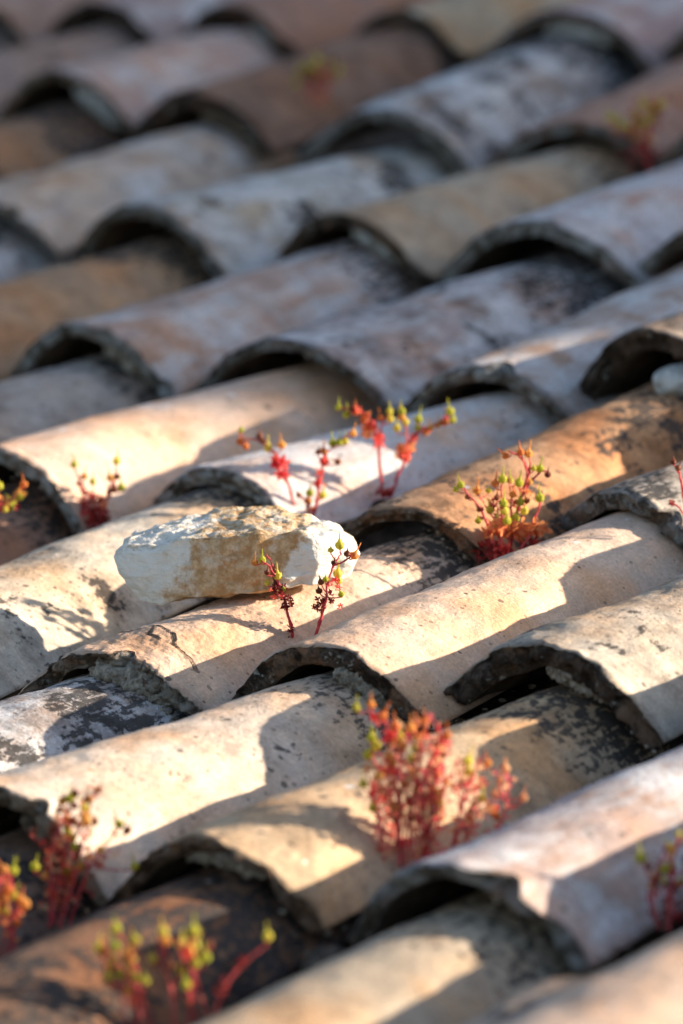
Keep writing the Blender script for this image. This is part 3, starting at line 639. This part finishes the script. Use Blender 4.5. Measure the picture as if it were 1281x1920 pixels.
plant('cut off sprig of yellow and orange buds at the left edge above the reddish tile', (-.480, .225, 0), (9,1077), .000420,
 [[(9,1080),(-25,1020),(-20,962),(0,945),(22,938),(42,915)], [(-20,962),(-5,930),(0,905)], [(0,945),(15,955),(30,958)]],
 [(38,932,'g',.2),(46,908,'o',.1),(14,952,'g',.6),(8,955,'g',.2),(0,912,'g',0),(28,940,'g',.9),(30,928,'o',.4),(-5,930,'o',0)],
 [(10,940,16,8,10,6,OR),(30,955,12,5,5,6,DR),(-8,950,14,10,12,9,RD),(38,925,8,8,5,5,CAP_O)], 6)
def bush(label, pos, bp, mpp, x0, x1, y0, ybase, nst, ncap, nleaf, seed, pal, root_w=.35):
    rnd = random.Random(seed); stems = []; caps = []; leaves = []
    cx = (x0+x1)/2
    for i in range(nst):
        tx = rnd.uniform(x0, x1); f = 1-((tx-cx)/((x1-x0)/2+1))**2; ty = y0+(1-f**.5)*(ybase-y0)*.25+rnd.uniform(0, (ybase-y0)*.28)
        bx = bp[0]+(tx-cx)*root_w+rnd.uniform(-6, 6)
        mx = (bx+tx)/2+rnd.uniform(-24, 24)
        stems.append([(bx, ybase), (bx+(mx-bx)*.6+rnd.uniform(-14, 14), ybase-(ybase-ty)*.35), (mx, ybase-(ybase-ty)*.65), (tx, ty)])
        for _ in range(2):
            t = rnd.uniform(.3, .75); px = bx+(mx-bx)*min(1, t*1.5); py = ybase-(ybase-ty)*t; sx = px+rnd.uniform(-34, 34); sy = py-rnd.uniform(14, 50)
            stems.append([(px, py), ((px+sx)/2, (py+sy)/2+6), (sx, sy)]); caps.append((sx, sy-4, rnd.choice(pal['caps']), rnd.uniform(-.6, .6)))
            leaves.append(((px+sx)/2, (py+sy)/2, 12, 10, 2, rnd.uniform(5, 9), rnd.choice(pal['leaves'])))
        for _ in range(max(1, ncap//nst)):
            t = rnd.random()**1.7; caps.append((tx+rnd.uniform(-24, 24)*(.4+t), ty+t*(ybase-ty)*.5+rnd.uniform(-8, 6), rnd.choice(pal['caps']), rnd.uniform(-.5, .5)))
        for _ in range(max(1, nleaf//nst)):
            t = rnd.uniform(.12, 1.0); px = bx+(tx-bx)*t; py = ybase+(ty-ybase)*t
            leaves.append((px, py, 22, 16, 2, rnd.uniform(4, 7.5), rnd.choice(pal['leaves'])))
    return plant(label, pos, bp, mpp, stems, caps[:95], leaves, seed, thin=.7)
bush('largest plant, a blurred pink and red bush in front of the tan tile', (.257, -.252, 0), (790,1635), .000347, 682, 952, 1335, 1665, 18, 56, 500, 7, {'caps': 'otttgob', 'leaves': [LEAF_PINK, LEAF_PINK, RD, TN, TN, TN, LEAF_PINK]}, .85)
plant('upright stalk leaning left with yellow buds, at the left side of the largest plant', (.240, -.245, 0), (760,1625), .000348,
 [[(760,1625),(740,1560),(728,1480),(735,1420),(715,1360),(682,1335)], [(760,1625),(750,1580),(690,1555),(655,1550)], [(728,1480),(700,1440),(690,1400)]],
 [(662,1330,'g',-.3),(690,1325,'o',0),(690,1390,'g',0),(680,1420,'g',-.4),(745,1385,'g',0),(708,1345,'o',.4),(655,1548,'b',-1),(700,1405,'g',0),(738,1400,'o',.2)],
 [(700,1350,22,8,9,9,RD),(722,1380,10,18,10,9,RD),(715,1440,16,16,10,9,OR),(705,1490,20,18,14,10,RD),(730,1540,12,28,12,11,RD),(680,1552,24,6,8,9,DR),(740,1600,16,20,12,12,RD)], 77)
bush('blurred red plant in front of the mouth of the cream tile at the lower left', (.072, -.405, 0), (100,1745), .000345, 95, 228, 1455, 1745, 8, 30, 130, 8, {'caps': 'gobb', 'leaves': [RD, DR, OR, OR, TN, TN]}, .3)
bush('orange and yellow sprig cut by the left edge near the bottom', (.085, -.47, 0), (10,1808), .000340, -40, 48, 1598, 1808, 4, 14, 12, 9, {'caps': 'ogo', 'leaves': [RD, OR, OR]}, .4)
bush('blurred plant with green and orange buds over the dark brown tile at the bottom', (.262, -.535, 0), (312,1966), .000326, 180, 385, 1716, 1960, 7, 14, 20, 10, {'caps': 'ggogob', 'leaves': [DR, DR, DR, OR]}, .8)
plant('lone blurred stalk with a yellow bud arching right, at the bottom plant', (.285, -.52, 0), (385,1900), .000327,
 [[(385,1900),(400,1840),(430,1790),(470,1755),(488,1740)], [(385,1900),(350,1800),(328,1745)]],
 [(488,1728,'g',0),(349,1712,'g',0),(330,1745,'b',-.2),(372,1765,'g',.2)], [(335,1755,12,14,10,9,RD),(440,1775,16,8,6,8,DR),(400,1830,14,30,12,9,DR)], 11)
bush('sparse blurred plant at the right edge on the grey streaked tile', (.470, -.300, 0), (1240,1740), .000332, 1212, 1300, 1545, 1740, 5, 12, 46, 12, {'caps': 'gsb', 'leaves': [DR, DR, RD]}, .5)
bush('blurred red tuft with yellow tips on the chocolate brown tile near the top', (-1.125, 1.560, .035), (625,185), .000560, 585, 660, 92, 185, 4, 12, 14, 13, {'caps': 'ggb', 'leaves': [DR, DR, OR]}, .6)
bush('blurred reddish tuft on the terracotta tile at the upper right', (-.660, 1.455, .0), (1210,320), .000520, 1130, 1262, 180, 320, 5, 16, 24, 14, {'caps': 'ggo', 'leaves': [OR, DR, DR, DR]}, .55)
plant('few brown buds hanging in at the right edge beside the lichen grey tile', (.062, .385, .03), (1300,1030), .000402,
 [[(1300,1030),(1295,980),(1288,950),(1275,930)], [(1300,1030),(1285,1012),(1268,1005)]],
 [(1278,928,'b',-.3),(1284,938,'b',-.5)], [(1274,1008,6,5,4,6,DR)], 15)

# ------------------------------------------------------------------ grit, crumbs and dead leaf bits gathered in the seams and mouths
def litter():
    rnd = random.Random(99); bm = bmesh.new()
    for k, (u, v, hw, shear, h, L, yaw, th, place) in tile_info.items():
        if k[1] > 3: continue
        n_ = 70 if k[1] <= 1 else 26
        for _ in range(n_):
            where = rnd.random()
            if where < .6:   # seam on the right side
                s = rnd.uniform(-.02, L); x = hw*(1-.2*s/L)+rnd.gauss(.004, .006); z = rnd.uniform(-.012, .003)-.02*s/L
            else:            # under the mouth
                s = rnd.uniform(.0, .03); x = rnd.uniform(.1, 1)*hw*.8; z = -.004
                Rr = (hw*hw+h*h)/(2*h); z = math.sqrt(max(0, (Rr-th)**2-x*x))+h-Rr-rnd.uniform(.002, .012)
            P = place @ Vector((x, s, z)); r = rnd.uniform(.0008, .0028)
            ret = bmesh.ops.create_icosphere(bm, subdivisions=1, radius=r, matrix=Matrix.Translation(P))
            sc = (rnd.uniform(.6, 1.5), rnd.uniform(.6, 1.5), rnd.uniform(.4, 1))
            for w in ret['verts']:
                d = w.co-P; w.co = P+Vector((d.x*sc[0], d.y*sc[1], d.z*sc[2]))*rnd.uniform(.7, 1.25)
    o = link('grit', bm, lump_material('grit', (.10, .07, .045, 1), (.42, .36, .28, 1), 60, .0005), None, False)
    tag(o, 'loose grit and crumbs of clay gathered in the seams between the tiles', 'grit', kind='stuff')
    for i, (pos, rr) in enumerate(SOIL):
        pebble('soil_clump', pos, (rr, rr*1.3, rr*.6), DIRT, SOILN[i], 30+i, 'soil')
SOIL = [((-.097,.100,-.006), .010), ((-.285,.372,-.004), .012), ((-.272,.452,-.004), .010), ((-.066,.318,-.008), .017), ((-.472,.330,-.006), .012), ((.255,-.252,-.014), .022)]
SOILN = ['dark soil at the foot of the twin stemmed plant', 'dark soil at the foot of the plant right behind the stone', 'dark soil at the foot of the tallest pair of red stems',
 'dark soil at the foot of the bushy plant with yellow green buds', 'dark soil at the foot of the thin plant left of the whitewashed tile', 'dark soil at the foot of the largest red bush']
litter()

# ------------------------------------------------------------------ unseen building, added so its corner throws the shade over the upper courses
def shade_caster():
    s = Vector((SUN_LOCAL.x, SUN_LOCAL.y, 0)); w = ROOF.to_3x3() @ SUN_LOCAL; hd = Vector((w.x, w.y, 0)).normalized(); side = Vector((-hd.y, hd.x, 0))
    e = ROOF @ Vector(SHADE_EDGE)
    c = e+hd*14
    root = bpy.data.objects.new('shade_caster', None); COL.objects.link(root)
    root.matrix_world = Matrix.Translation((c.x, c.y, -4.5)) @ Matrix.Rotation(math.atan2(side.y, side.x), 4, 'Z')
    tag(root, 'unseen plastered block added outside the right edge to shade the upper tiles', 'shade_caster')
    bm = bmesh.new(); bmesh.ops.create_cube(bm, size=1)
    for v_ in bm.verts: v_.co = Vector(((v_.co.x+.5)*9, (v_.co.y-.5)*-6+-6, (v_.co.z+.5)*9))
    link('caster_wall', bm, lump_material('wall plaster', (.42, .38, .3, 1), (.55, .5, .42, 1), 3, .01), root, False)
    bm = bmesh.new()
    vs = [bm.verts.new(p) for p in ((.004,-.3-6,9.01),(9.3,-.3-6,9.01),(9.3,.3,9.01),(.004,.3,9.01),(.004,-3,10.6),(9.3,-3,10.6))]
    for f in ((0,1,5,4),(2,3,4,5),(3,0,4),(1,2,5),(0,3,2,1)): bm.faces.new([vs[q] for q in f])
    link('roof', bm, MORTAR_B, root, False)  # top of the added shade caster
SHADE_EDGE = (-.535, .545, .04)
shade_caster()
